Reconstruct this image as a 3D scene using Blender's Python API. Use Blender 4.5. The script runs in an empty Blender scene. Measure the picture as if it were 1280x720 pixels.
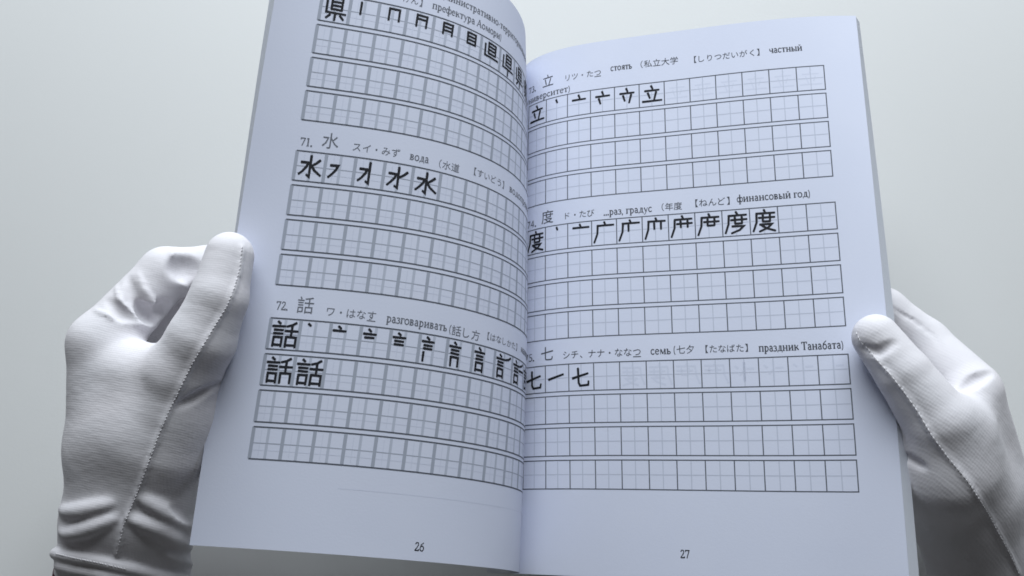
import bpy, bmesh, math, random
import numpy as np
from mathutils import Matrix, Vector

random.seed(7); np.random.seed(7)
S = bpy.context.scene
COL = S.collection
CM = 0.01                      # everything below is measured in centimetres
LIFT = 2.8                     # height of the book's spine over the table, cm

# ------------------------------------------------------------------ camera
ROT = np.array([-0.32081, -0.06119, -0.05502]); TR = np.array([0.417, 9.25934, -43.96039]); FPX = 1249.02
def rotm(w):
    th = np.linalg.norm(w); k = w / th
    K = np.array([[0, -k[2], k[1]], [k[2], 0, -k[0]], [-k[1], k[0], 0]])
    return np.eye(3) + np.sin(th) * K + (1 - np.cos(th)) * K @ K
RM = rotm(ROT)
CAMPOS = -RM.T @ TR
def to_world(p):               # book centimetres -> world metres
    p = np.asarray(p, float)
    return (p + np.array([0, 0, LIFT])) * CM
cd = bpy.data.cameras.new('camera'); cam = bpy.data.objects.new('camera', cd); COL.objects.link(cam)
cd.sensor_width = 36; cd.lens = FPX / 1280 * 36; cd.clip_start = 0.02; cd.clip_end = 20
m4 = Matrix.Identity(4)
for i in range(3):
    for j in range(3): m4[i][j] = RM.T[i][j]
    m4[i][3] = to_world(CAMPOS)[i]
cam.matrix_world = m4
S.camera = cam
def ray_point(px, py, D):      # a point seen at photo pixel (1280 wide) at depth D, in book centimetres
    c = np.array([(px - 640) / FPX * D, (360 - py) / FPX * D, -D])
    return RM.T @ (c - TR)

# ------------------------------------------------------------------ world and light
W = bpy.data.worlds.new('World'); S.world = W; W.use_nodes = True
bg = W.node_tree.nodes['Background']
bg.inputs[1].default_value = 0.11
_nt = W.node_tree      # the room: brighter towards the window (+Y), dim behind the viewer
_tc = _nt.nodes.new('ShaderNodeTexCoord'); _sx = _nt.nodes.new('ShaderNodeSeparateXYZ'); _rp = _nt.nodes.new('ShaderNodeValToRGB')
_mp = _nt.nodes.new('ShaderNodeMapRange'); _mp.inputs[1].default_value = -1; _mp.inputs[2].default_value = 1
_nt.links.new(_tc.outputs['Generated'], _sx.inputs[0]); _nt.links.new(_sx.outputs[1], _mp.inputs[0]); _nt.links.new(_mp.outputs[0], _rp.inputs[0])
_rp.color_ramp.elements[0].position = 0.30; _rp.color_ramp.elements[0].color = (0.25, 0.245, 0.24, 1)
_rp.color_ramp.elements[1].position = 0.95; _rp.color_ramp.elements[1].color = (0.92, 0.98, 1.0, 1)
_nt.links.new(_rp.outputs[0], bg.inputs[0])
def area(name, loc, target, sx, sy, power, color):
    l = bpy.data.lights.new(name, 'AREA'); l.shape = 'RECTANGLE'; l.size = sx; l.size_y = sy
    l.energy = power; l.color = color
    o = bpy.data.objects.new(name, l); COL.objects.link(o)
    o.location = loc
    o.rotation_euler = (Vector(target) - Vector(loc)).to_track_quat('-Z', 'Y').to_euler()
    return o
area('window_light', (0.0, 0.68, 0.66), (0.0, -0.02, 0.05), 0.9, 0.75, 16.6, (0.893, 0.952, 1.0))
S.view_settings.view_transform = 'Standard'; S.view_settings.look = 'None'
S.view_settings.exposure = 0.0; S.view_settings.gamma = 1.0
S.cycles.filter_width = 1.7

# ------------------------------------------------------------------ materials
def new_mat(name, col, rough=0.9, spec=0.2):
    m = bpy.data.materials.new(name); m.use_nodes = True
    b = m.node_tree.nodes['Principled BSDF']
    b.inputs['Base Color'].default_value = (*col, 1); b.inputs['Roughness'].default_value = rough
    b.inputs['Specular IOR Level'].default_value = spec
    return m, m.node_tree, b
def N(nt, t, **kw):
    n = nt.nodes.new(t)
    for k, v in kw.items(): setattr(n, k, v)
    return n
def mottled(name, c1, c2, scale, rough, bump, bscale, spec=0.2, dist=0.0002):
    m, nt, b = new_mat(name, c1, rough, spec)
    tc = N(nt, 'ShaderNodeTexCoord')
    no = N(nt, 'ShaderNodeTexNoise'); no.inputs['Scale'].default_value = scale; no.inputs['Detail'].default_value = 4
    mx = N(nt, 'ShaderNodeMix', data_type='RGBA')
    mx.inputs[6].default_value = (*c1, 1); mx.inputs[7].default_value = (*c2, 1)
    nt.links.new(tc.outputs['Object'], no.inputs['Vector']); nt.links.new(no.outputs['Fac'], mx.inputs[0])
    nt.links.new(mx.outputs[2], b.inputs['Base Color'])
    n2 = N(nt, 'ShaderNodeTexNoise'); n2.inputs['Scale'].default_value = bscale; n2.inputs['Detail'].default_value = 3
    bp = N(nt, 'ShaderNodeBump'); bp.inputs['Strength'].default_value = bump; bp.inputs['Distance'].default_value = dist
    nt.links.new(tc.outputs['Object'], n2.inputs['Vector']); nt.links.new(n2.outputs['Fac'], bp.inputs['Height'])
    nt.links.new(bp.outputs['Normal'], b.inputs['Normal'])
    return m
M_table = mottled('pale_table_laminate', (0.615, 0.622, 0.62), (0.635, 0.642, 0.64), 6, 0.55, 0.10, 900, 0.25)
M_paper = mottled('white_book_paper', (0.635, 0.67, 0.80), (0.67, 0.70, 0.82), 55, 0.95, 0.25, 1400, 0.1, 0.00008)
M_cover = mottled('white_cover_card', (0.66, 0.68, 0.72), (0.70, 0.72, 0.75), 40, 0.6, 0.1, 900)
M_ink = new_mat('black_print_ink', (0.018, 0.019, 0.024), 0.8)[0]
M_text = new_mat('dark_grey_text_ink', (0.07, 0.075, 0.09), 0.85)[0]
M_line = new_mat('grey_grid_ink', (0.10, 0.11, 0.135), 0.85)[0]
M_line_soft = new_mat('soft_grey_grid_ink', (0.36, 0.39, 0.465), 0.85)[0]
M_guide = new_mat('light_grey_guide_ink', (0.51, 0.545, 0.65), 0.9)[0]
M_guide_soft = new_mat('blurred_grey_guide_ink', (0.47, 0.505, 0.60), 0.9)[0]
M_text_soft = new_mat('soft_grey_text_ink', (0.15, 0.16, 0.19), 0.9)[0]
M_ghost = new_mat('faint_show_through_ink', (0.60, 0.635, 0.76), 0.9)[0]
M_sleeve = mottled('dark_plum_sleeve_knit', (0.11, 0.035, 0.06), (0.06, 0.02, 0.035), 500, 0.95, 0.8, 900, 0.1, 0.0006)
M_thread = new_mat('white_sewing_thread', (0.74, 0.73, 0.755), 0.95, 0.05)[0]

def stack_material():          # fine sheet edges seen on the block of pages
    m, nt, b = new_mat('page_block_edges', (0.62, 0.66, 0.74), 0.95, 0.1)
    at = N(nt, 'ShaderNodeAttribute', attribute_name='layer')
    mu = N(nt, 'ShaderNodeMath', operation='MULTIPLY'); mu.inputs[1].default_value = 19.0
    fr = N(nt, 'ShaderNodeMath', operation='FRACT')
    rp = N(nt, 'ShaderNodeValToRGB')
    rp.color_ramp.elements[0].position = 0.1; rp.color_ramp.elements[0].color = (0.30, 0.32, 0.36, 1)
    rp.color_ramp.elements[1].position = 0.5; rp.color_ramp.elements[1].color = (0.72, 0.75, 0.82, 1)
    nt.links.new(at.outputs['Fac'], mu.inputs[0]); nt.links.new(mu.outputs[0], fr.inputs[0])
    nt.links.new(fr.outputs[0], rp.inputs[0]); nt.links.new(rp.outputs[0], b.inputs['Base Color'])
    return m
M_stack = stack_material()

def glove_material(rot, rib, ribw):
    m, nt, b = new_mat('white_cotton_knit', (0.74, 0.725, 0.75), 1.0, 0.0)
    b.inputs['Sheen Weight'].default_value = 0.08; b.inputs['Sheen Roughness'].default_value = 0.5
    tc = N(nt, 'ShaderNodeTexCoord'); mp = N(nt, 'ShaderNodeMapping'); mp.inputs['Rotation'].default_value = rot
    nt.links.new(tc.outputs['Object'], mp.inputs['Vector'])
    wv = N(nt, 'ShaderNodeTexWave', wave_type='BANDS', bands_direction='Y', wave_profile='SIN')
    wv.inputs['Scale'].default_value = rib; wv.inputs['Distortion'].default_value = 4.0
    wv.inputs['Detail'].default_value = 2; wv.inputs['Detail Scale'].default_value = 0.35
    wx = N(nt, 'ShaderNodeTexWave', wave_type='BANDS', bands_direction='X', wave_profile='SIN')
    wx.inputs['Scale'].default_value = 330; wx.inputs['Distortion'].default_value = 2.0
    st = N(nt, 'ShaderNodeMapping'); st.inputs['Scale'].default_value = (190, 420, 190)
    nt.links.new(mp.outputs[0], st.inputs['Vector'])
    no = N(nt, 'ShaderNodeTexNoise'); no.inputs['Scale'].default_value = 1.0; no.inputs['Detail'].default_value = 4
    big = N(nt, 'ShaderNodeTexNoise'); big.inputs['Scale'].default_value = 60; big.inputs['Detail'].default_value = 2
    for n in (wv, wx): nt.links.new(mp.outputs[0], n.inputs['Vector'])
    nt.links.new(st.outputs[0], no.inputs['Vector']); nt.links.new(mp.outputs[0], big.inputs['Vector'])
    def mad(a, f, c=None):
        n = N(nt, 'ShaderNodeMath', operation='MULTIPLY_ADD'); nt.links.new(a, n.inputs[0]); n.inputs[1].default_value = f
        if c is None: n.inputs[2].default_value = 0
        else: nt.links.new(c, n.inputs[2])
        return n.outputs[0]
    h = mad(wv.outputs['Fac'], ribw); h = mad(wx.outputs['Fac'], 0.03, h); h = mad(no.outputs['Fac'], 0.5, h); h = mad(big.outputs['Fac'], 1.2, h)
    bp = N(nt, 'ShaderNodeBump'); bp.inputs['Strength'].default_value = 0.55; bp.inputs['Distance'].default_value = 0.0006
    nt.links.new(h, bp.inputs['Height']); nt.links.new(bp.outputs['Normal'], b.inputs['Normal'])
    mx = N(nt, 'ShaderNodeMix', data_type='RGBA'); mx.inputs[6].default_value = (0.755, 0.725, 0.755, 1); mx.inputs[7].default_value = (0.765, 0.76, 0.80, 1)
    nt.links.new(big.outputs['Fac'], mx.inputs[0]); nt.links.new(mx.outputs[2], b.inputs['Base Color'])
    return m
M_glove_a = glove_material((0, 0, 0.12), 420, 0.04); M_glove_b = glove_material((0, 0, 0.6), 290, 0.045)

# ------------------------------------------------------------------ object helpers
def mesh_obj(name, verts_cm, faces, mat, parent=None, smooth=False, attr=None, sharp=False):
    """verts in book centimetres; linked as ONE mesh object whose origin is its parent's"""
    org = np.array(parent['_org']) if parent is not None and '_org' in parent else np.zeros(3)
    v = to_world(np.asarray(verts_cm)) - org
    me = bpy.data.meshes.new(name); me.from_pydata(v.tolist(), [], [list(map(int, f)) for f in faces])
    me.materials.append(mat)
    if smooth: me.shade_smooth()
    if sharp: me.shade_smooth(); me.set_sharp_from_angle(angle=math.radians(35))
    if attr is not None:
        a = me.attributes.new('layer', 'FLOAT', 'POINT'); a.data.foreach_set('value', np.asarray(attr, np.float32))
    o = bpy.data.objects.new(name, me); COL.objects.link(o)
    if parent is not None:
        o.parent = parent; o['_org'] = list(org)
    return o
def thing(name, label, cat, base_cm, group=None):
    o = bpy.data.objects.new(name, None); COL.objects.link(o)
    w = to_world(base_cm); o.location = w; o['_org'] = list(w); o.empty_display_size = 0.02
    o['label'] = label; o['category'] = cat
    if group: o['group'] = group
    return o

# ------------------------------------------------------------------ the table
def build_table():
    o = mesh_obj('table', [(-150, -70, -LIFT), (150, -70, -LIFT), (150, 120, -LIFT), (-150, 120, -LIFT),
                           (-150, -70, -LIFT - 3), (150, -70, -LIFT - 3), (150, 120, -LIFT - 3), (-150, 120, -LIFT - 3)],
                 [(0, 1, 2, 3), (7, 6, 5, 4), (0, 4, 5, 1), (1, 5, 6, 2), (2, 6, 7, 3), (3, 7, 4, 0)], M_table)
    o['label'] = 'plain pale grey table top under the open book and the gloved hands'; o['category'] = 'table'; o['kind'] = 'structure'
build_table()

# ------------------------------------------------------------------ the bent pages
SM = 15.0
PL = np.array([[0.22825, 3.13965, -0.3899, -0.79025], [-0.25762, -1.82144, 1.68567, 1.05282], [0.01107, 0.00887, -0.14065, 0.02915]])
PR = np.array([[0.24998, -0.6297, 1.33092, 0.36199], [0.22499, 1.08472, -0.77992, -0.93031], [-0.04175, -0.01268, -0.14939, 0.11426]])
VB = {'A': 2.17458, 'B': 7.77967, 'C': 13.36998, 'D': 2.2366, 'E': 7.90436, 'F': 13.60798}
RH, RG, ML, MR = 1.02684, 0.16137, 1.2328, 1.46366
NS, SMAX = 320, 16.0
NV = 85; VMIN, VMAX = -0.5, 21.5
SG = np.linspace(0, SMAX, NS + 1)
TABLES = {}
for pg, C in (('L', PL), ('R', PR)):
    T = np.zeros((NV, NS + 1, 3))
    for iv, v in enumerate(np.linspace(VMIN, VMAX, NV)):
        vv = (v - 8) / 8; c = C[0] + C[1] * vv + C[2] * (vv * vv - .3)
        sm = (SG[1:] + SG[:-1]) / 2; t = 1 - sm / SM
        th = c[0] + c[1] * t ** 2 + c[2] * t ** 6 + c[3] * t
        x = np.concatenate([[0], np.cumsum(np.cos(th))]) * SMAX / NS; z = np.concatenate([[0], np.cumsum(np.sin(th))]) * SMAX / NS
        T[iv, :, 0] = -x if pg == 'L' else x; T[iv, :, 1] = -v; T[iv, :, 2] = z
    ds = np.gradient(T, axis=1); dv = np.gradient(T, axis=0)
    n = np.cross(ds, dv); n /= np.linalg.norm(n, axis=2, keepdims=True)
    if n[NV // 2, -1, 2] < 0: n = -n
    sS = SG[None, :]; vS = np.linspace(VMIN, VMAX, NV)[:, None]      # slight waviness of the thin paper
    wob = .012 * np.sin(.55 * sS + .31 * vS + 1) + .010 * np.sin(.23 * sS - .62 * vS + 2.2) + .006 * np.sin(1.3 * sS + .5 * vS) * np.sin(.4 * vS)
    T = T + n * (wob * np.clip(sS / 4, 0, 1))[..., None]
    TABLES[pg] = (T, n)
def surf(pg, s, v, off=0.0):
    """points on page pg at arc distance s from the spine and v below its top edge, lifted by off (cm)"""
    T, n = TABLES[pg]
    s = np.atleast_1d(np.asarray(s, float)); v = np.atleast_1d(np.asarray(v, float))
    fs = np.clip(s / SMAX * NS, 0, NS - 1e-6); fv = np.clip((v - VMIN) / (VMAX - VMIN) * (NV - 1), 0, NV - 1 - 1e-6)
    i = fs.astype(int); j = fv.astype(int); a = (fs - i)[:, None]; b = (fv - j)[:, None]
    def bl(A): return (A[j, i] * (1 - a) + A[j, i + 1] * a) * (1 - b) + (A[j + 1, i] * (1 - a) + A[j + 1, i + 1] * a) * b
    nn = bl(n); nn /= np.linalg.norm(nn, axis=1, keepdims=True)
    return bl(T) + nn * np.asarray(off).reshape(-1, 1)
def slab(pg, s0, s1, v0, v1, off_a, off_b, ns, nv, flare=0.0):
    """closed sheet between two offsets below the page; its lower face reaches 'flare' further out"""
    V = []; lay = []
    for k, off in enumerate((off_a, off_b)):
        for v in np.linspace(v0, v1, nv + 1):
            ss = np.linspace(s0, s1 + flare * k, ns + 1)
            V.append(surf(pg, ss, np.full(ns + 1, v), np.full(ns + 1, off))); lay += [float(k)] * (ns + 1)
    V = np.concatenate(V); F = []; n1 = ns + 1; L = n1 * (nv + 1)
    for b in range(nv):
        for a in range(ns):
            q = [b * n1 + a, b * n1 + a + 1, (b + 1) * n1 + a + 1, (b + 1) * n1 + a]
            F.append(q); F.append([L + k for k in q[::-1]])
    for a in range(ns):
        F.append([a + 1, a, L + a, L + a + 1]); k = nv * n1; F.append([k + a, k + a + 1, L + k + a + 1, L + k + a])
    for b in range(nv):
        F.append([b * n1, (b + 1) * n1, L + (b + 1) * n1, L + b * n1]); k = ns
        F.append([(b + 1) * n1 + k, b * n1 + k, L + b * n1 + k, L + (b + 1) * n1 + k])
    if pg == 'R': F = [f[::-1] for f in F]
    return V, F, lay

class Ink:
    """flat 2-D marks in page coordinates (col to the right from the grid's left edge, v down the page)"""
    def __init__(self, pg): self.pg = pg; self.V = []; self.F = []; self.n = 0
    def s(self, col): return MR + col if self.pg == 'R' else ML + 12 - col
    def add(self, pts, faces, off):
        pts = np.asarray(pts, float)
        self.V.append(surf(self.pg, self.s(pts[:, 0]), pts[:, 1], np.full(len(pts), off)))
        self.F += [[self.n + i for i in f] for f in faces]; self.n += len(pts)
    def ribbon(self, pts, w, off, wend=None, caps=True):
        P = np.asarray(pts, float)
        dense = [P[0]]
        for a, b in zip(P[:-1], P[1:]):
            m = max(1, int(np.linalg.norm(b - a) / .09)); dense += [a + (b - a) * (i + 1) / m for i in range(m)]
        P = np.array(dense); n = len(P)
        T = np.zeros_like(P); T[0] = P[1] - P[0]; T[-1] = P[-1] - P[-2]
        seg = np.diff(P, axis=0); seg /= np.linalg.norm(seg, axis=1, keepdims=True) + 1e-9
        out = []; ww = np.linspace(w, w if wend is None else wend, n)
        for i in range(n):
            a = seg[max(i - 1, 0)]; b = seg[min(i, n - 2)]
            t = a + b; l = np.linalg.norm(t)
            t = b if l < .2 else t / l
            c = max(.45, float(np.dot(t, b)))
            nn = np.array([-t[1], t[0]]) * ww[i] / 2 / c
            out += [P[i] + nn, P[i] - nn]
        F = [[2 * i, 2 * i + 1, 2 * i + 3, 2 * i + 2] for i in range(n - 1)]
        if caps:
            for (p, d, i0, i1, wd) in ((P[0], -seg[0], 0, 1, ww[0]), (P[-1], seg[-1], 2 * n - 1, 2 * n - 2, ww[-1])):
                nn = np.array([-d[1], d[0]]); k = len(out)
                sg = 1 if i0 == 0 else -1
                out += [p + d * wd * .3 - nn * wd * .33, p + d * wd * .3 + nn * wd * .33]
                a, b = (i0, i1)
                F.append([a, k, k + 1, b] if np.dot(out[a] - p, out[k] - p) > np.dot(out[a] - p, out[k + 1] - p) else [a, k + 1, k, b])
        self.add(out, F, off)
    def hline(self, c0, c1, v, w, off):
        n = max(1, int((c1 - c0) * 5)); self.ribbon([(c, v) for c in np.linspace(c0, c1, n + 1)], w, off, caps=False)
    def vline(self, c, v0, v1, w, off):
        n = max(1, int((v1 - v0) * 3)); self.ribbon([(c, v) for v in np.linspace(v0, v1, n + 1)], w, off, caps=False)
    def build(self, name, mat, parent):
        if not self.V: return None
        return mesh_obj(name, np.concatenate(self.V), self.F, mat, parent)

# ---- kanji written stroke by stroke, unit cell, y down
K = {
 'water': [[(.5, .10), (.5, .87), (.40, .80)], [(.16, .36), (.43, .36), (.36, .52), (.24, .68), (.12, .80)], [(.82, .24), (.70, .36), (.54, .47)], [(.52, .44), (.66, .62), (.90, .80)]],
 'stand': [[(.47, .10), (.53, .25)], [(.2, .31), (.8, .31)], [(.33, .42), (.40, .66)], [(.68, .40), (.58, .76)], [(.1, .80), (.9, .80)]],
 'degree': [[(.50, .06), (.55, .17)], [(.2, .20), (.9, .20)], [(.22, .22), (.20, .55), (.07, .92)], [(.3, .38), (.9, .38)], [(.45, .27), (.45, .54)], [(.72, .27), (.72, .54)], [(.45, .54), (.72, .54)],
            [(.33, .65), (.78, .65), (.62, .80), (.30, .93)], [(.40, .70), (.60, .83), (.90, .93)]],
 'seven': [[(.12, .54), (.78, .36)], [(.36, .16), (.38, .72), (.44, .84), (.78, .82), (.80, .68)]],
 'speak': [[(.23, .07), (.32, .14)], [(.06, .23), (.50, .23)], [(.13, .36), (.44, .36)], [(.13, .48), (.44, .48)], [(.14, .60), (.14, .94)], [(.14, .61), (.43, .61), (.43, .94)], [(.14, .88), (.43, .88)],
           [(.88, .08), (.74, .17), (.56, .22)], [(.52, .38), (.96, .38)], [(.74, .18), (.74, .58)], [(.58, .58), (.58, .94)], [(.58, .59), (.92, .59), (.92, .94)], [(.58, .88), (.92, .88)]],
 'prefecture': [[(.36, .08), (.36, .56)], [(.36, .10), (.74, .10), (.74, .56)], [(.36, .25), (.74, .25)], [(.36, .39), (.74, .39)], [(.36, .54), (.74, .54)], [(.18, .20), (.18, .68), (.90, .68)],
                [(.52, .68), (.52, .96)], [(.34, .76), (.20, .90)], [(.70, .76), (.84, .90)]],
}
DEG = [0, 1, 2, 4, 5, 3, 6, 7, 8]     # order the workbook shows
ROWS = {  # block -> list of (row, cell, kanji, stroke indices)
 'A': [(0, 0, 'stand', range(5))] + [(0, c, 'stand', range(c)) for c in range(1, 6)],
 'B': [(0, 0, 'degree', range(9))] + [(0, c, 'degree', DEG[:c]) for c in range(1, 10)],
 'C': [(0, 0, 'seven', range(2)), (0, 1, 'seven', range(1)), (0, 2, 'seven', range(2))],
 'D': [(0, 0, 'prefecture', range(9))] + [(0, c, 'prefecture', range(c)) for c in range(1, 10)],
 'E': [(0, 0, 'water', range(4)), (0, 1, 'water', [1]), (0, 2, 'water', [0, 1]), (0, 3, 'water', [0, 1, 2]), (0, 4, 'water', range(4))],
 'F': [(0, 0, 'speak', range(13))] + [(0, c, 'speak', range(c)) for c in range(1, 12)] + [(1, 0, 'speak', range(12)), (1, 1, 'speak', range(13))],
}
# ---- small serif cyrillic letters and figures as strokes; x-height 1, y up
TK, TN = .21, .10
def st(x, h=1.0, b=0.0): return [([(x, b), (x, h)], TK), ([(x - .2, b + .04), (x + .2, b + .04)], TN), ([(x - .2, h - .04), (x + .1, h - .04)], TN)]
def arc(cx, cy, rx, ry, a0, a1, w=.15, n=9): return [([(cx + rx * math.cos(math.radians(a)), cy + ry * math.sin(math.radians(a))) for a in np.linspace(a0, a1, n)], w)]
G = {
 'а': (.85, arc(.42, .28, .27, .26, 40, 320, .15) + [([(.62, 0.05), (.62, .7), (.5, .93), (.28, .95), (.16, .78)], .16), ([(.62, .05), (.82, .05)], TN)]),
 'б': (.95, arc(.48, .45, .33, .44, 0, 360, .16, 13) + [([(.16, .5), (.25, 1.0), (.5, 1.25), (.8, 1.5)], .13)]),
 'в': (.9, st(.22) + arc(.3, .75, .35, .22, 90, -90, .14) + arc(.3, .26, .42, .24, 90, -90, .15)),
 'г': (.75, st(.24) + [([(.2, .95), (.68, .95), (.68, .7)], TN)]),
 'д': (1.0, [([(.3, .05), (.42, .6), (.45, .95)], .12), ([(.72, .05), (.72, .95)], TK), ([(.35, .95), (.85, .95)], TN), ([(.08, -.25), (.08, .05), (.94, .05), (.94, -.25)], TN)]),
 'е': (.85, arc(.45, .48, .33, .46, 15, 320, .15, 11) + [([(.14, .53), (.76, .53)], TN)]),
 'з': (.75, arc(.32, .75, .28, .2, 150, -90, .14) + arc(.32, .27, .33, .25, 90, -150, .15)),
 'и': (1.1, st(.25) + st(.85) + [([(.27, .1), (.83, .9)], TN)]),
 'й': (1.1, st(.25) + st(.85) + [([(.27, .1), (.83, .9)], TN), ([(.38, 1.38), (.55, 1.2), (.72, 1.38)], .11)]),
 'к': (1.0, st(.25) + [([(.3, .5), (.55, .55), (.8, .93)], .13), ([(.5, .55), (.9, .05)], .19)]),
 'л': (1.05, [([(.05, .05), (.2, .1), (.38, .95)], .13), ([(.3, .95), (.9, .95)], TN)] + st(.82)),
 'м': (1.3, [([(.2, .0), (.25, .97)], .11), ([(.25, .97), (.65, .08)], TK), ([(.65, .08), (1.03, .97)], .1)] + st(1.05)),
 'н': (1.1, st(.25) + st(.85) + [([(.25, .5), (.85, .5)], TN)]),
 'о': (.95, arc(.47, .49, .36, .46, 0, 360, .16, 14)),
 'п': (1.1, st(.25) + st(.85) + [([(.15, .95), (.95, .95)], .12)]),
 'р': (.95, st(.24, 1.0, -.45) + arc(.42, .48, .38, .45, 130, -130, .16, 10)),
 'с': (.82, arc(.46, .49, .34, .46, 45, 320, .16, 11)),
 'т': (.9, st(.45, .95) + [([(.08, .72), (.08, .95), (.82, .95), (.82, .72)], TN)]),
 'у': (.9, [([(.15, .97), (.5, .1)], .18), ([(.8, .97), (.45, -.05), (.25, -.42), (.1, -.38)], .1)]),
 'ф': (1.2, arc(.32, .48, .24, .44, 0, 360, .14, 12) + arc(.88, .48, .24, .44, 0, 360, .14, 12) + [([(.6, -.45), (.6, 1.5)], TK), ([(.42, -.42), (.78, -.42)], TN)]),
 'ч': (1.0, st(.78) + [([(.2, .97), (.2, .6), (.4, .42), (.75, .5)], .15)]),
 'ь': (.85, st(.22) + arc(.3, .27, .42, .25, 90, -90, .15)),
 'ы': (1.25, st(.22) + arc(.3, .27, .38, .25, 90, -90, .15) + st(1.02)),
 'я': (.95, st(.72) + arc(.62, .72, .38, .24, 90, 270, .14) + [([(.55, .5), (.15, .05)], .16)]),
 'А': (1.3, [([(.15, .03), (.62, 1.45)], .11), ([(.62, 1.45), (1.1, .03)], TK), ([(.32, .5), (.92, .5)], TN), ([(0, .04), (.34, .04)], TN), ([(.9, .04), (1.28, .04)], TN)]),
 'Т': (1.15, st(.57, 1.42) + [([(.08, 1.1), (.08, 1.42), (1.06, 1.42), (1.06, 1.1)], .12)]),
 '(': (.5, arc(.65, .5, .45, 1.0, 125, 235, .12)), ')': (.5, arc(-.15, .5, .45, 1.0, 55, -55, .12)),
 ',': (.4, [([(.2, .1), (.12, -.25)], .18)]), '.': (.4, [([(.07, .09), (.33, .09)], .26)]), '-': (.55, [([(.08, .45), (.45, .45)], .13)]), ' ': (.45, []),
 '2': (.85, [([(.14, 1.1), (.3, 1.38), (.6, 1.35), (.68, 1.05), (.45, .55), (.12, .1)], .14), ([(.1, .08), (.75, .08), (.78, .3)], .17)]),
 '6': (.85, arc(.43, .45, .3, .42, 0, 360, .15, 12) + [([(.14, .5), (.25, 1.05), (.68, 1.42)], .13)]),
 '7': (.85, [([(.12, 1.1), (.12, 1.36), (.74, 1.36), (.35, 0)], .15)]),
 '1': (.7, st(.38, 1.42) + [([(.15, 1.25), (.38, 1.4)], TN)]),
 '3': (.8, arc(.38, 1.05, .26, .32, 150, -90, .14) + arc(.36, .38, .32, .36, 90, -150, .16)),
 '4': (.85, [([(.56, 0), (.56, 1.42)], .18), ([(.56, 1.42), (.1, .45), (.8, .45)], .11)]),
 '5': (.8, [([(.7, 1.38), (.25, 1.38), (.2, .85)], .13)] + arc(.35, .42, .34, .4, 110, -140, .16)),
}
_cache = {}
def cjk(ch):                   # outline of one kanji or kana from the built-in typeface
    if ch not in _cache:
        c = bpy.data.curves.new('glyph', 'FONT'); c.body = ch; c.size = 1.0; c.resolution_u = 2
        o = bpy.data.objects.new('glyph', c); COL.objects.link(o); bpy.context.view_layer.update()
        me = bpy.data.meshes.new_from_object(o.evaluated_get(bpy.context.evaluated_depsgraph_get()))
        bm = bmesh.new(); bm.from_mesh(me); bmesh.ops.remove_doubles(bm, verts=bm.verts, dist=1e-5)
        for k in range(3):     # short edges, so the marks follow the bend of the page
            bmesh.ops.triangulate(bm, faces=bm.faces)
            bmesh.ops.subdivide_edges(bm, edges=[e for e in bm.edges if e.calc_length() > .2], cuts=1)
        bmesh.ops.triangulate(bm, faces=bm.faces); bm.to_mesh(me); bm.free()
        _cache[ch] = (np.array([v.co[:2] for v in me.vertices]).reshape(-1, 2), [list(p.vertices) for p in me.polygons])
        bpy.data.meshes.remove(me); bpy.data.objects.remove(o); bpy.data.curves.remove(c)
    return _cache[ch]
def put_cjk(ink, text, c0, c1, vc, off=.006, size=None, under=None):
    n = len(text); adv = (c1 - c0) / n; sz = size or adv * 1.0
    for i, ch in enumerate(text):
        P, F = cjk(ch)
        if len(P) == 0: continue
        mid = (P.min(0) + P.max(0)) / 2
        x = c0 + adv * (i + .5); w = sz
        cx = mid[0] if ch not in '【】（' else mid[0]
        oy = .38 if ch not in '、。' else .38
        Q = np.stack([x + (P[:, 0] - cx) * w, vc - (P[:, 1] - oy) * w], 1)
        if ch == '、': Q[:, 0] -= w * .25
        if ch in '【（': Q[:, 0] += w * .27
        if ch == '】': Q[:, 0] -= w * .27
        ink.add(Q, F, off)
        if under == i: ink.hline(x - adv * .42, x + adv * .42, vc + sz * .52, .03, off)
def put_serif(ink, text, c0, c1, vc, xh=.195, off=.006):
    tot = sum(G[c][0] for c in text); k = (c1 - c0) / (tot * xh)
    x = c0; base = vc + xh * .5
    for ch in text:
        w, S_ = G[ch]
        for pts, t in S_:
            ink.ribbon([(x + p[0] * xh * k, base - p[1] * xh) for p in pts], t * xh * 1.12, off, caps=False)
        x += w * xh * k

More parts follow.
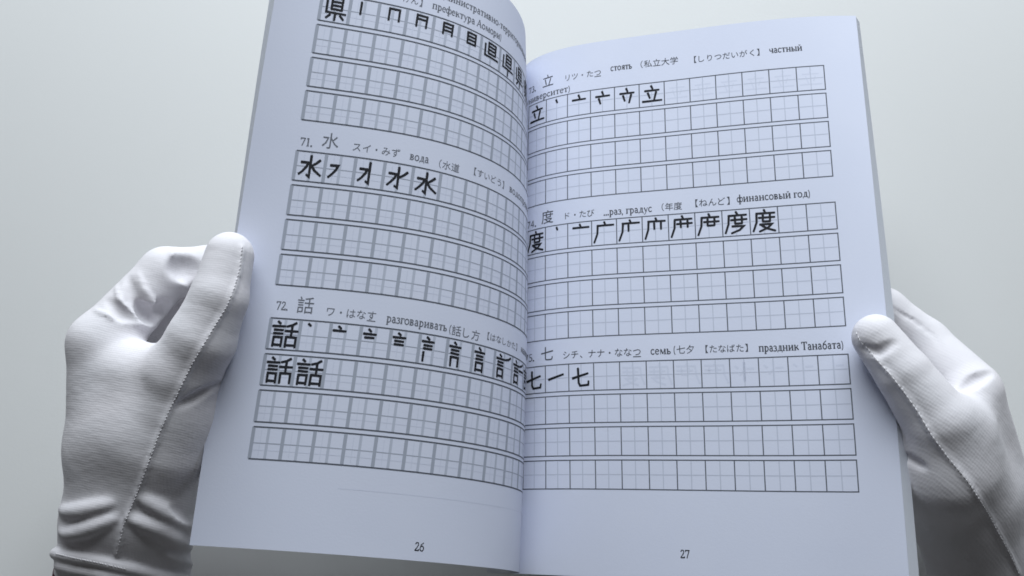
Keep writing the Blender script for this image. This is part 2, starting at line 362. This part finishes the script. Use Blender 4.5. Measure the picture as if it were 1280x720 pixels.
HEAD = {
 'A': [('s', '73.', -.05, .42, .70), ('k', '立', 1.06, .86), ('j', 'リツ・たつ', 1.83, 3.47, .76, 4), ('s', 'стоять', 3.84, 4.73, .84), ('j', '（私立大学', 4.85, 6.59, .87, None), ('j', '【しりつだいがく】', 7.0, 9.9, .80, None), ('s', 'частный', 10.05, 11.28, .80), ('s', 'университет)', -.25, 2.13, .22)],
 'B': [('s', '74.', .02, .55, .22), ('k', '度', 1.09, .42), ('j', 'ド・たび', 1.82, 3.13, .33, None), ('s', '...раз, градус', 3.48, 5.4, .27), ('j', '（年度', 5.55, 6.55, .32, None), ('j', '【ねんど】', 6.83, 8.52, .37, None), ('s', 'финансовый год)', 8.57, 11.19, .38)],
 'C': [('s', '75.', .0, .5, .33), ('k', '七', 1.08, .46), ('j', 'シチ、ナナ・ななつ', 1.74, 4.84, .35, 8), ('s', 'семь', 5.17, 5.93, .33), ('s', '(', 6.0, 6.1, .36), ('j', '七夕', 6.12, 6.8, .38, None), ('j', '【たなばた】', 6.98, 8.86, .37, None), ('s', 'праздник Танабата)', 9.03, 11.89, .31)],
 'D': [('j', '】', 3.35, 3.7, .36, None), ('j', 'けん', 2.75, 3.35, .36, None), ('s', 'префектура Аомори)', 3.85, 7.0, .36), ('s', 'административно-территориальная', 3.9, 9.6, .86), ('k', '県', 1.06, .9), ('s', '70.', .05, .5, .8) if False else ('s', '71.', 20, 21, .8)],
 'E': [('s', '71.', .04, .48, .28), ('k', '水', 1.06, .46), ('j', 'スイ・みず', 1.8, 3.48, .36, None), ('s', 'вода', 3.81, 4.5, .32), ('j', '（水道', 4.66, 5.68, .31, None), ('j', '【すいどう】', 6.08, 8.0, .42, None), ('s', 'водопровод)', 8.15, 10.6, .42)],
 'F': [('s', '72.', .09, .50, .38), ('k', '話', 1.06, .50), ('j', 'ワ・はなす', 1.74, 3.45, .36, 4), ('s', 'разговаривать', 3.78, 5.92, .31), ('s', '(', 5.96, 6.08, .3), ('j', '話し方', 6.08, 7.24, .30, None), ('j', '【はなしかた】', 7.38, 9.46, .40, None), ('s', 'манера речи)', 9.6, 11.8, .42)],
}
HEAD['D'] = HEAD['D'][:-1]

def build_page(pg, blocks, number, ncol, nv, label, book):
    V, F, lay = slab(pg, 0.12, 14.8, 0, 21, 0.0, -0.012, 150, 60)
    page = mesh_obj('page', V, F, M_paper, book, sharp=True)
    page['label'] = label
    soft = pg == 'L'
    for b in blocks:
        grid, guide, cols = Ink(pg), Ink(pg), Ink(pg)
        for r in range(4):
            t = VB[b] + r * (RH + RG); e = t + RH
            hw = .046 if soft else .036
            grid.hline(-.02, 12.02, t, hw, .005); grid.hline(-.02, 12.02, e, hw, .005)
            for c in range(13):
                if soft: cols.vline(c, t, e, .115, .0045)
                else: grid.vline(c, t, e, .038, .0045)
                if c < 12:
                    m = (t + e) / 2
                    guide.vline(c + .5, t + .03, e - .03, .09 if soft else .035, .0035)
                    if not soft: guide.hline(c + .04, c + .96, m, .03, .003)
            if soft:
                cols.hline(0, 12, (t + e) / 2, .028, .004)
        grid.build('practice_grid', M_line, page)
        if soft: cols.build('grid_columns', M_line_soft, page)
        (guide).build('cell_guides', M_guide if not soft else M_guide_soft, page)
        ink = Ink(pg); q = 0
        for (r, c, kname, idx) in ROWS[b]:
            t = VB[b] + r * (RH + RG)
            for si in idx:
                q += 1
                pts = [(c + .04 + x * .94, t + .04 + y * RH * .92) for x, y in K[kname][si]]
                j = np.random.uniform(-.006, .006, (len(pts), 2))
                ink.ribbon(np.array(pts) + j, .088 if kname in ('speak', 'prefecture', 'degree') else .096, .007 + .0001 * (q % 8), wend=.078)
        ink.build('practice_kanji', M_ink, page)
        tx, kj = Ink(pg), Ink(pg)
        for it in HEAD[b]:
            if it[0] == 's': put_serif(tx, it[1], it[2], it[3], VB[b] - it[4])
            elif it[0] == 'j': put_cjk(tx, it[1], it[2], it[3], VB[b] - it[4], under=it[5])
            else: put_cjk(kj, it[1], it[2] - .3, it[2] + .3, VB[b] - it[3], size=.60)
        tx.build('heading_text', M_text_soft if soft else M_text, page); kj.build('heading_kanji', M_text_soft if soft else M_text, page)
    pn = Ink(pg); put_serif(pn, number, ncol - .17, ncol + .17, nv, xh=.19); pn.build('page_number', M_ink, page)
    gh, g2 = Ink(pg), Ink(pg)
    if pg == 'R':      # the print on the back of the leaf shows through faintly
        for c in range(4, 12):
            for si in range(max(2, 13 - c)):
                pts = K['degree'][si % 9] if c < 8 else K['water'][si % 4][:2]
                gh.ribbon([(c + 1 - x, VB['C'] + .05 + y * .9) for x, y in pts], .07, .002, caps=False)
        for c in range(6, 12):
            for si in range(5):
                g2.ribbon([(c + 1 - x, VB['A'] + .05 + y * .9) for x, y in K['stand'][si]], .045, .002, caps=False)
    else:
        gh.hline(3.0, 11.8, VB['F'] + 4 * RH + 3 * RG + .75, .02, .002)
        for b in blocks:
            for r in range(4):
                t = VB[b] + r * (RH + RG)
                gh.hline(.05, 12, t + .72 * RH, .02, .0025)
                for c in range(12): gh.vline(c + .27, t + .1, t + RH - .1, .03, .0022)
    gh.build('show_through_print', M_ghost, page); g2.build('show_through_print', M_ghost, page)
    return page

book = thing('open_book', 'open white kanji practice workbook held by two gloved hands', 'book', (0, -10.5, -.6))
build_page('L', 'DEF', '26', 12 + ML - 7.34, 20.59, 'curled left page of the open workbook', book)
build_page('R', 'ABC', '27', 7.66 - MR, 20.15, 'flatter right page of the open workbook', book)
for pg, fl in (('L', .16), ('R', .22)):
    V, F, lay = slab(pg, 0.12, 14.80, 0.02, 20.98, -.016, -.34, 120, 40, flare=fl)
    mesh_obj('page_block', V, F, M_stack, book, attr=lay, sharp=True)
    V, F, lay = slab(pg, 0.05, 14.8 + fl, 0, 21.0, -.345, -.375, 120, 40, flare=.0)
    mesh_obj('cover', V, F, M_cover, book, sharp=True)

# ------------------------------------------------------------------ gloved hands: a distance field, meshed with surface nets
class Field:
    def __init__(self, lo, hi, h):
        self.lo = np.array(lo, float); self.h = h
        self.n = np.ceil((np.array(hi) - self.lo) / h).astype(int) + 1
        self.ax = [self.lo[i] + h * np.arange(self.n[i]) for i in range(3)]
        self.d = np.full(self.n, 9.0, np.float32)
    def cone(self, a, b, ra, rb, k, op='add', margin=1.0):
        a = np.asarray(a, float); b = np.asarray(b, float); R = max(ra, rb) + margin
        i0 = np.maximum(((np.minimum(a, b) - R - self.lo) / self.h).astype(int), 0)
        i1 = np.minimum(((np.maximum(a, b) + R - self.lo) / self.h).astype(int) + 2, self.n)
        if np.any(i1 <= i0): return
        sl = tuple(slice(i0[i], i1[i]) for i in range(3))
        X, Y, Z = np.meshgrid(*[self.ax[i][sl[i]] for i in range(3)], indexing='ij')
        P = np.stack([X, Y, Z], -1) - a; ab = b - a; L2 = float(ab @ ab) + 1e-9
        t = np.clip(P @ ab / L2, 0, 1)
        d = np.linalg.norm(P - t[..., None] * ab, axis=-1) - (ra + (rb - ra) * t)
        c = self.d[sl]
        if op == 'add':
            h = np.clip(.5 + .5 * (c - d) / k, 0, 1); self.d[sl] = c * (1 - h) + d * h - k * h * (1 - h)
        else:
            d = -d; h = np.clip(.5 - .5 * (c - d) / k, 0, 1); self.d[sl] = c * (1 - h) + d * h + k * h * (1 - h)
    def plane_cut(self, p, nrm):     # keep the side the normal points away from
        X, Y, Z = np.meshgrid(*self.ax, indexing='ij'); nrm = np.asarray(nrm) / np.linalg.norm(nrm)
        self.d = np.maximum(self.d, ((X - p[0]) * nrm[0] + (Y - p[1]) * nrm[1] + (Z - p[2]) * nrm[2]).astype(np.float32))
    def sample(self, p):
        f = (np.asarray(p) - self.lo) / self.h; f = np.clip(f, 0, self.n - 1.001); i = f.astype(int); t = f - i; s = 0
        for dx in (0, 1):
            for dy in (0, 1):
                for dz in (0, 1):
                    s += self.d[i[0] + dx, i[1] + dy, i[2] + dz] * (t[0] if dx else 1 - t[0]) * (t[1] if dy else 1 - t[1]) * (t[2] if dz else 1 - t[2])
        return s
    def mesh(self):
        d = self.d; ins = d < 0; n = self.n
        acc = np.zeros(tuple(n - 1) + (3,), np.float32); cnt = np.zeros(tuple(n - 1), np.float32)
        base = np.indices(n - 1).transpose(1, 2, 3, 0)
        def corner(o): return d[o[0]:n[0] - 1 + o[0], o[1]:n[1] - 1 + o[1], o[2]:n[2] - 1 + o[2]]
        cs = [(x, y, z) for x in (0, 1) for y in (0, 1) for z in (0, 1)]
        for a in cs:
            for ax in range(3):
                if a[ax] == 0:
                    b = list(a); b[ax] = 1
                    da, db = corner(a), corner(b); cr = (da < 0) != (db < 0)
                    t = np.where(cr, da / np.where(cr, da - db, 1), 0)
                    for q in range(3):
                        acc[..., q] += np.where(cr, a[q] + (t if q == ax else 0), 0)
                    cnt += cr
        act = cnt > 0; idx = -np.ones(tuple(n - 1), int); idx[act] = np.arange(act.sum())
        V = (base[act] + acc[act] / cnt[act][:, None]) * self.h + self.lo
        F = []
        for ax in range(3):
            o = [0, 0, 0]; o[ax] = 1
            A = ins[:n[0] - o[0], :n[1] - o[1], :n[2] - o[2]]; B = ins[o[0]:, o[1]:, o[2]:]
            e = np.argwhere(A != B); u, w = (ax + 1) % 3, (ax + 2) % 3
            ok = (e[:, u] > 0) & (e[:, w] > 0) & (e[:, u] < n[u] - 1) & (e[:, w] < n[w] - 1); e = e[ok]
            fl = A[e[:, 0], e[:, 1], e[:, 2]]
            def at(du, dw):
                q = e.copy(); q[:, u] -= du; q[:, w] -= dw; return idx[q[:, 0], q[:, 1], q[:, 2]]
            Q = np.stack([at(1, 1), at(0, 1), at(0, 0), at(1, 0)], 1)
            Q[~fl] = Q[~fl][:, ::-1]; F.append(Q)
        F = np.concatenate(F); return V, F
# field space: camera aligned centimetres (x right, y up, z towards the camera) so the same numbers serve both hands
def cs(px, py, D): return np.array([(px - 640) / FPX * D, (360 - py) / FPX * D, -D])
def cs_to_book(P): return (np.asarray(P) - TR) @ RM
def relax(V, F, it, lam=.5):
    e = np.concatenate([F[:, [0, 1]], F[:, [1, 2]], F[:, [2, 3]], F[:, [3, 0]]]); e = np.concatenate([e, e[:, ::-1]])
    deg = np.bincount(e[:, 0], minlength=len(V))[:, None]
    for k in range(it):
        for l in (lam, -lam * .96):
            A = np.stack([np.bincount(e[:, 0], V[e[:, 1], q], minlength=len(V)) for q in range(3)], 1) / deg
            V = V + l * (A - V)
    return V
def hit(F, px, py, D0=28.0, D1=42.0):      # where the line of sight first meets the field
    D = D0; s = 9
    while D < D1:
        s = F.sample(cs(px, py, D))
        if s < .01: return D
        D += max(.02, min(s * .7, .3))
    return None
def resample(poly, step):
    P = np.array(poly, float); out = [P[0]]
    L = np.concatenate([[0], np.cumsum(np.linalg.norm(np.diff(P, axis=0), axis=1))])
    n = max(2, int(L[-1] / step)); q = np.linspace(0, L[-1], n + 1)
    return np.stack([np.interp(q, L, P[:, 0]), np.interp(q, L, P[:, 1])], 1)
def on_surface(F, poly, step=5):
    r = []
    for p in resample(poly, step):
        D = hit(F, p[0], p[1])
        if D is not None: r.append(cs(p[0], p[1], D))
    keep = [r[0]] if r else []
    for q in r[1:]:
        if np.linalg.norm(q - keep[-1]) < .9: keep.append(q)
    return keep
def fold(F, poly, r, k, op='add', sink=0.0, taper=True):
    P = on_surface(F, poly); n = len(P)
    for i in range(n - 1):
        f = lambda t: r * (.35 + .65 * math.sin(math.pi * min(max(t, .0), 1.))) if taper else r
        a, b = P[i].copy(), P[i + 1].copy(); a[2] -= sink; b[2] -= sink
        F.cone(a, b, f(i / (n - 1)), f((i + 1) / (n - 1)), k, op, margin=.5)
def stitches(F, poly, step, rad, parent, name, mat, slant=.6):
    P = on_surface(F, poly, 2.0)
    if len(P) < 4: return
    P = np.array(P); L = np.concatenate([[0], np.cumsum(np.linalg.norm(np.diff(P, axis=0), axis=1))])
    q = np.arange(0, L[-1], step) + np.random.uniform(-.16, .16, len(np.arange(0, L[-1], step))) * step; C = np.stack([np.interp(q, L, P[:, i]) for i in range(3)], 1)
    V, Fc = [], []
    for i in range(len(C) - 1):
        t = C[i + 1] - C[i]; t /= np.linalg.norm(t); side = np.cross(t, [0, 0, 1]); side /= np.linalg.norm(side) + 1e-9
        a = C[i] - side * rad * slant * 1.2; b = C[i] + t * step * .72 + side * rad * slant * 1.2
        ax = (b - a) / np.linalg.norm(b - a); u = np.cross(ax, [0, 0, 1]); u /= np.linalg.norm(u); w = np.cross(ax, u)
        n0 = len(V)
        for f, rr in ((-.02, .35), (.2, 1), (.8, 1), (1.02, .35)):
            c = a + (b - a) * f
            for k in range(6):
                an = k * math.pi / 3; V.append(c + (u * math.cos(an) + w * math.sin(an)) * rad * rr)
        for m in range(3):
            for k in range(6): Fc.append([n0 + m * 6 + k, n0 + m * 6 + (k + 1) % 6, n0 + m * 6 + 6 + (k + 1) % 6, n0 + m * 6 + 6 + k])
        Fc.append([n0 + k for k in range(5, -1, -1)]); Fc.append([n0 + 18 + k for k in range(6)])
    o = mesh_obj(name, cs_to_book(V), Fc, mat, parent); o.data.shade_smooth(); return o

def chain(F, pts, k):
    for a, b in zip(pts[:-1], pts[1:]): F.cone(cs(*a[:3]), cs(*b[:3]), a[3], b[3], k)
def make_hand(spec):
    pts = np.concatenate([np.array([list(cs(*p[:3])) for p in ch[0]]) for ch in spec['chains']])
    lo, hi = pts.min(0) - 1.9, pts.max(0) + 1.9
    F = Field(lo, hi, spec.get('h', .075))
    for ch, k in spec['chains']: chain(F, ch, k)
    for f in spec['folds']: fold(F, *f)
    F.plane_cut(cs(*spec['cut'][0]), np.array(spec['cut'][1]))
    root = thing('gloved_hand', spec['label'], 'hand', cs_to_book(cs(*spec['base'])), spec.get('group'))
    V, Q = F.mesh(); V = relax(V, Q, 3)
    glove = mesh_obj('glove', cs_to_book(V), Q, spec['mat'], root, smooth=True)
    for nm, poly, step, rad in spec['seams']: stitches(F, poly, step, rad, glove, nm, M_thread)
    G2 = Field(lo - np.array([0, 7, 0]), hi, .12)
    chain(G2, spec['sleeve'], .3)
    V, Q = G2.mesh(); V = relax(V, Q, 2)
    mesh_obj('sleeve', cs_to_book(V), Q, M_sleeve, root, smooth=True)
    return root

LEFT = dict(
 label='left hand in white cotton glove, cuff and dark sleeve showing, thumb on curled page 26',
 base=(150, 690, 35), mat=M_glove_a,
 chains=[
  ([(128, 650, 33.9, 1.25), (133, 560, 33.7, 1.27), (127, 430, 33.8, 1.08)], .5),                       # index side of the palm
  ([(150, 655, 35.4, 1.5), (142, 560, 35.5, 1.3), (138, 440, 35.6, 1.1)], .7),
  ([(155, 655, 36.6, 1.3), (152, 580, 37.0, 1.2), (152, 460, 37.0, 1.0)], .7),
  ([(165, 655, 37.2, 1.1), (165, 600, 38.0, 1.0), (168, 485, 38.2, .95)], .7),
  ([(190, 655, 33.9, 1.25), (208, 560, 33.4, 1.45), (219, 520, 33.2, 1.34), (228, 468, 32.8, 1.24)], .45),
  ([(160, 640, 33.6, 1.3), (165, 540, 33.4, 1.3), (170, 470, 33.3, 1.15)], .8),
  ([(228, 468, 32.8, 1.22), (252, 425, 32.5, 1.10), (274, 372, 32.45, .92), (287, 320, 32.75, .79)], .16),
  ([(120, 720, 34.4, 1.35), (128, 650, 34.1, 1.3)], .5), ([(185, 725, 34.8, 1.45), (190, 655, 34.2, 1.25)], .5), ([(150, 730, 35.6, 1.6), (152, 650, 35.4, 1.5)], .5),
  ([(150, 722, 34.1, 1.3), (158, 650, 33.8, 1.25)], .5),
  ([(127, 430, 33.8, 1.06), (207, 342, 34.7, .90)], .30), ([(207, 342, 34.7, .90), (262, 336, 35.3, .80), (318, 345, 35.1, .72)], .2),
  ([(138, 440, 35.6, 1.0), (222, 385, 36.6, .92)], .30), ([(222, 385, 36.6, .92), (280, 385, 36.3, .82), (332, 390, 35.3, .74)], .2),
  ([(152, 460, 37.0, .95), (240, 440, 37.8, .88)], .30), ([(240, 440, 37.8, .88), (290, 440, 37.0, .8), (335, 440, 35.6, .72)], .2),
  ([(168, 485, 38.2, .9), (245, 500, 38.4, .8)], .30), ([(245, 500, 38.4, .8), (290, 500, 37.3, .7), (325, 498, 36.0, .65)], .2),
 ],
 folds=[
  ([(112, 384), (128, 392), (150, 399), (172, 404), (196, 409)], .12, .06, 'add', .03),
  ([(143, 352), (148, 372), (160, 390), (182, 405)], .11, .06, 'add', .03),
  ([(172, 340), (180, 362), (193, 380), (210, 398)], .11, .06, 'add', .03),
  ([(213, 312), (220, 338), (233, 364)], .13, .10, 'add', .03),
  ([(134, 374), (152, 392), (176, 402)], .20, .14, 'cut', -.08),
  ([(160, 346), (166, 372), (186, 396)], .22, .14, 'cut', -.08),
  ([(172, 380), (184, 394), (194, 402)], .30, .10, 'cut', .05),
  ([(226, 324), (234, 345), (242, 358)], .18, .14, 'cut', -.08),
  ([(198, 380), (206, 390), (212, 396)], .34, .12, 'cut', .10),
  ([(66, 634), (84, 640), (104, 638), (138, 629)], .15, .28, 'add', .03), ([(66, 663), (86, 668), (108, 662), (142, 648)], .14, .28, 'add', .03),
  ([(244, 664), (226, 653), (206, 640), (178, 622)], .17, .28, 'add', .04), ([(246, 689), (222, 676), (198, 660), (165, 648)], .19, .28, 'add', .05), ([(244, 708), (220, 698), (202, 690)], .13, .15, 'add', .03), ([(244, 655), (228, 642), (216, 634)], .12, .15, 'cut', -.03),
  ([(222, 508), (245, 497), (262, 487), (276, 480)], .14, .15, 'cut', -.04),
  ([(60, 690), (90, 695), (125, 701), (160, 709), (200, 719), (240, 731)], .20, .06, 'add', -.02, False),
  ([(58, 704), (90, 710), (125, 716), (160, 724), (200, 734), (240, 746)], .16, .2, 'add', .02, False),
  ([(303, 308), (300, 335), (294, 357), (284, 382), (270, 405), (255, 430), (240, 455), (228, 480), (213, 510), (200, 540), (185, 580), (170, 620), (155, 655), (145, 695)], .06, .08, 'add', .0, False),
  ([(236, 346), (268, 349), (312, 343)], .90, .12, 'cut', -.70),
  ([(224, 334), (240, 334), (262, 334)], .42, .30, 'cut', -.27),
 ],
 cut=((150, 725, 34.5), (-0.19, -1, 0.0)),
 seams=[('seam', [(303, 308), (300, 335), (294, 357), (284, 382), (270, 405), (255, 430), (240, 455), (228, 480), (213, 510), (200, 540), (185, 580), (170, 620), (155, 655), (145, 695)], .12, .018),
        ('hem_stitching', [(70, 692), (90, 697), (125, 704), (160, 712)], .10, .022)],
 sleeve=[(150, 722, 35.2, 2.2), (146, 800, 35.4, 2.25), (140, 960, 35.6, 2.5)],
)
RIGHT = dict(
 label='right hand in white cotton glove, thumb on the flatter page 27 of the book',
 base=(1230, 720, 34), mat=M_glove_b,
 chains=[
  ([(1258, 760, 36.2, 1.3), (1243, 615, 34.7, 1.22), (1214, 495, 33.8, 1.02)], .5),
  ([(1262, 760, 36.6, 1.4), (1227, 615, 35.9, 1.27), (1210, 500, 35.4, 1.08)], .7),
  ([(1255, 760, 36.9, 1.4), (1222, 620, 37.0, 1.15), (1205, 520, 36.8, 1.0)], .7),
  ([(1248, 770, 37.2, 1.2), (1215, 640, 37.8, 1.0), (1195, 545, 38.0, .92)], .7),
  ([(1228, 760, 36.0, 1.5), (1197, 650, 34.0, 1.42), (1183, 592, 32.7, 1.42), (1174, 530, 32.2, 1.14)], .45),
  ([(1240, 760, 35.9, 1.45), (1215, 620, 33.8, 1.28), (1200, 540, 32.8, 1.12)], .8),
  ([(1282, 860, 35.9, 1.6), (1258, 760, 36.2, 1.35)], .6), ([(1248, 860, 36.0, 1.8), (1235, 760, 36.2, 1.6)], .6),
  ([(1212, 488, 34.1, 1.04), (1152, 432, 35.35, .98)], .22), ([(1152, 432, 35.35, .98), (1104, 390, 35.5, .84), (1055, 372, 36.3, .72)], .2),
  ([(1174, 530, 32.2, 1.12), (1130, 468, 32.4, .88), (1095, 422, 32.85, .77)], .10),
  ([(1210, 500, 35.4, 1.0), (1140, 462, 36.6, .9)], .30), ([(1140, 462, 36.6, .9), (1085, 435, 36.3, .8), (1040, 425, 36.2, .72)], .2),
  ([(1205, 520, 36.8, .95), (1140, 500, 37.6, .88)], .30), ([(1140, 500, 37.6, .88), (1090, 485, 36.8, .78), (1045, 478, 36.0, .7)], .2),
  ([(1195, 545, 38.0, .9), (1145, 545, 38.0, .8)], .30), ([(1145, 545, 38.0, .8), (1100, 540, 37.0, .7), (1065, 535, 35.9, .64)], .2),
 ],
 folds=[
  ([(1198, 487), (1208, 481), (1222, 472), (1240, 464), (1262, 452)], .22, .10, 'cut', -.06),
  ([(1112, 384), (1122, 389), (1138, 398), (1155, 409), (1168, 421), (1176, 436)], .07, .05, 'cut', -.01),
  ([(1124, 566), (1138, 575), (1156, 585)], .10, .14, 'cut', -.03),
  ([(1078, 436), (1096, 441), (1118, 428)], .07, .22, 'cut', -.04),
  ([(1085, 436), (1095, 449), (1112, 467), (1130, 490), (1148, 516), (1165, 545), (1185, 572), (1210, 602), (1235, 642), (1262, 692), (1275, 720)], .05, .08, 'add', .0, False),
 ],
 cut=((1255, 850, 36.0), (-0.1, -1, 0.0)),
 seams=[('seam', [(1070, 415), (1076, 428), (1085, 436), (1095, 449), (1112, 467), (1130, 490), (1148, 516), (1165, 545), (1185, 572), (1210, 602), (1235, 642), (1262, 692), (1275, 720)], .15, .019)],
 sleeve=[(1258, 845, 35.9, 1.9), (1275, 940, 35.2, 2.2)],
)
make_hand(LEFT); make_hand(RIGHT)
for o in bpy.data.objects:
    if '_org' in o: del o['_org']
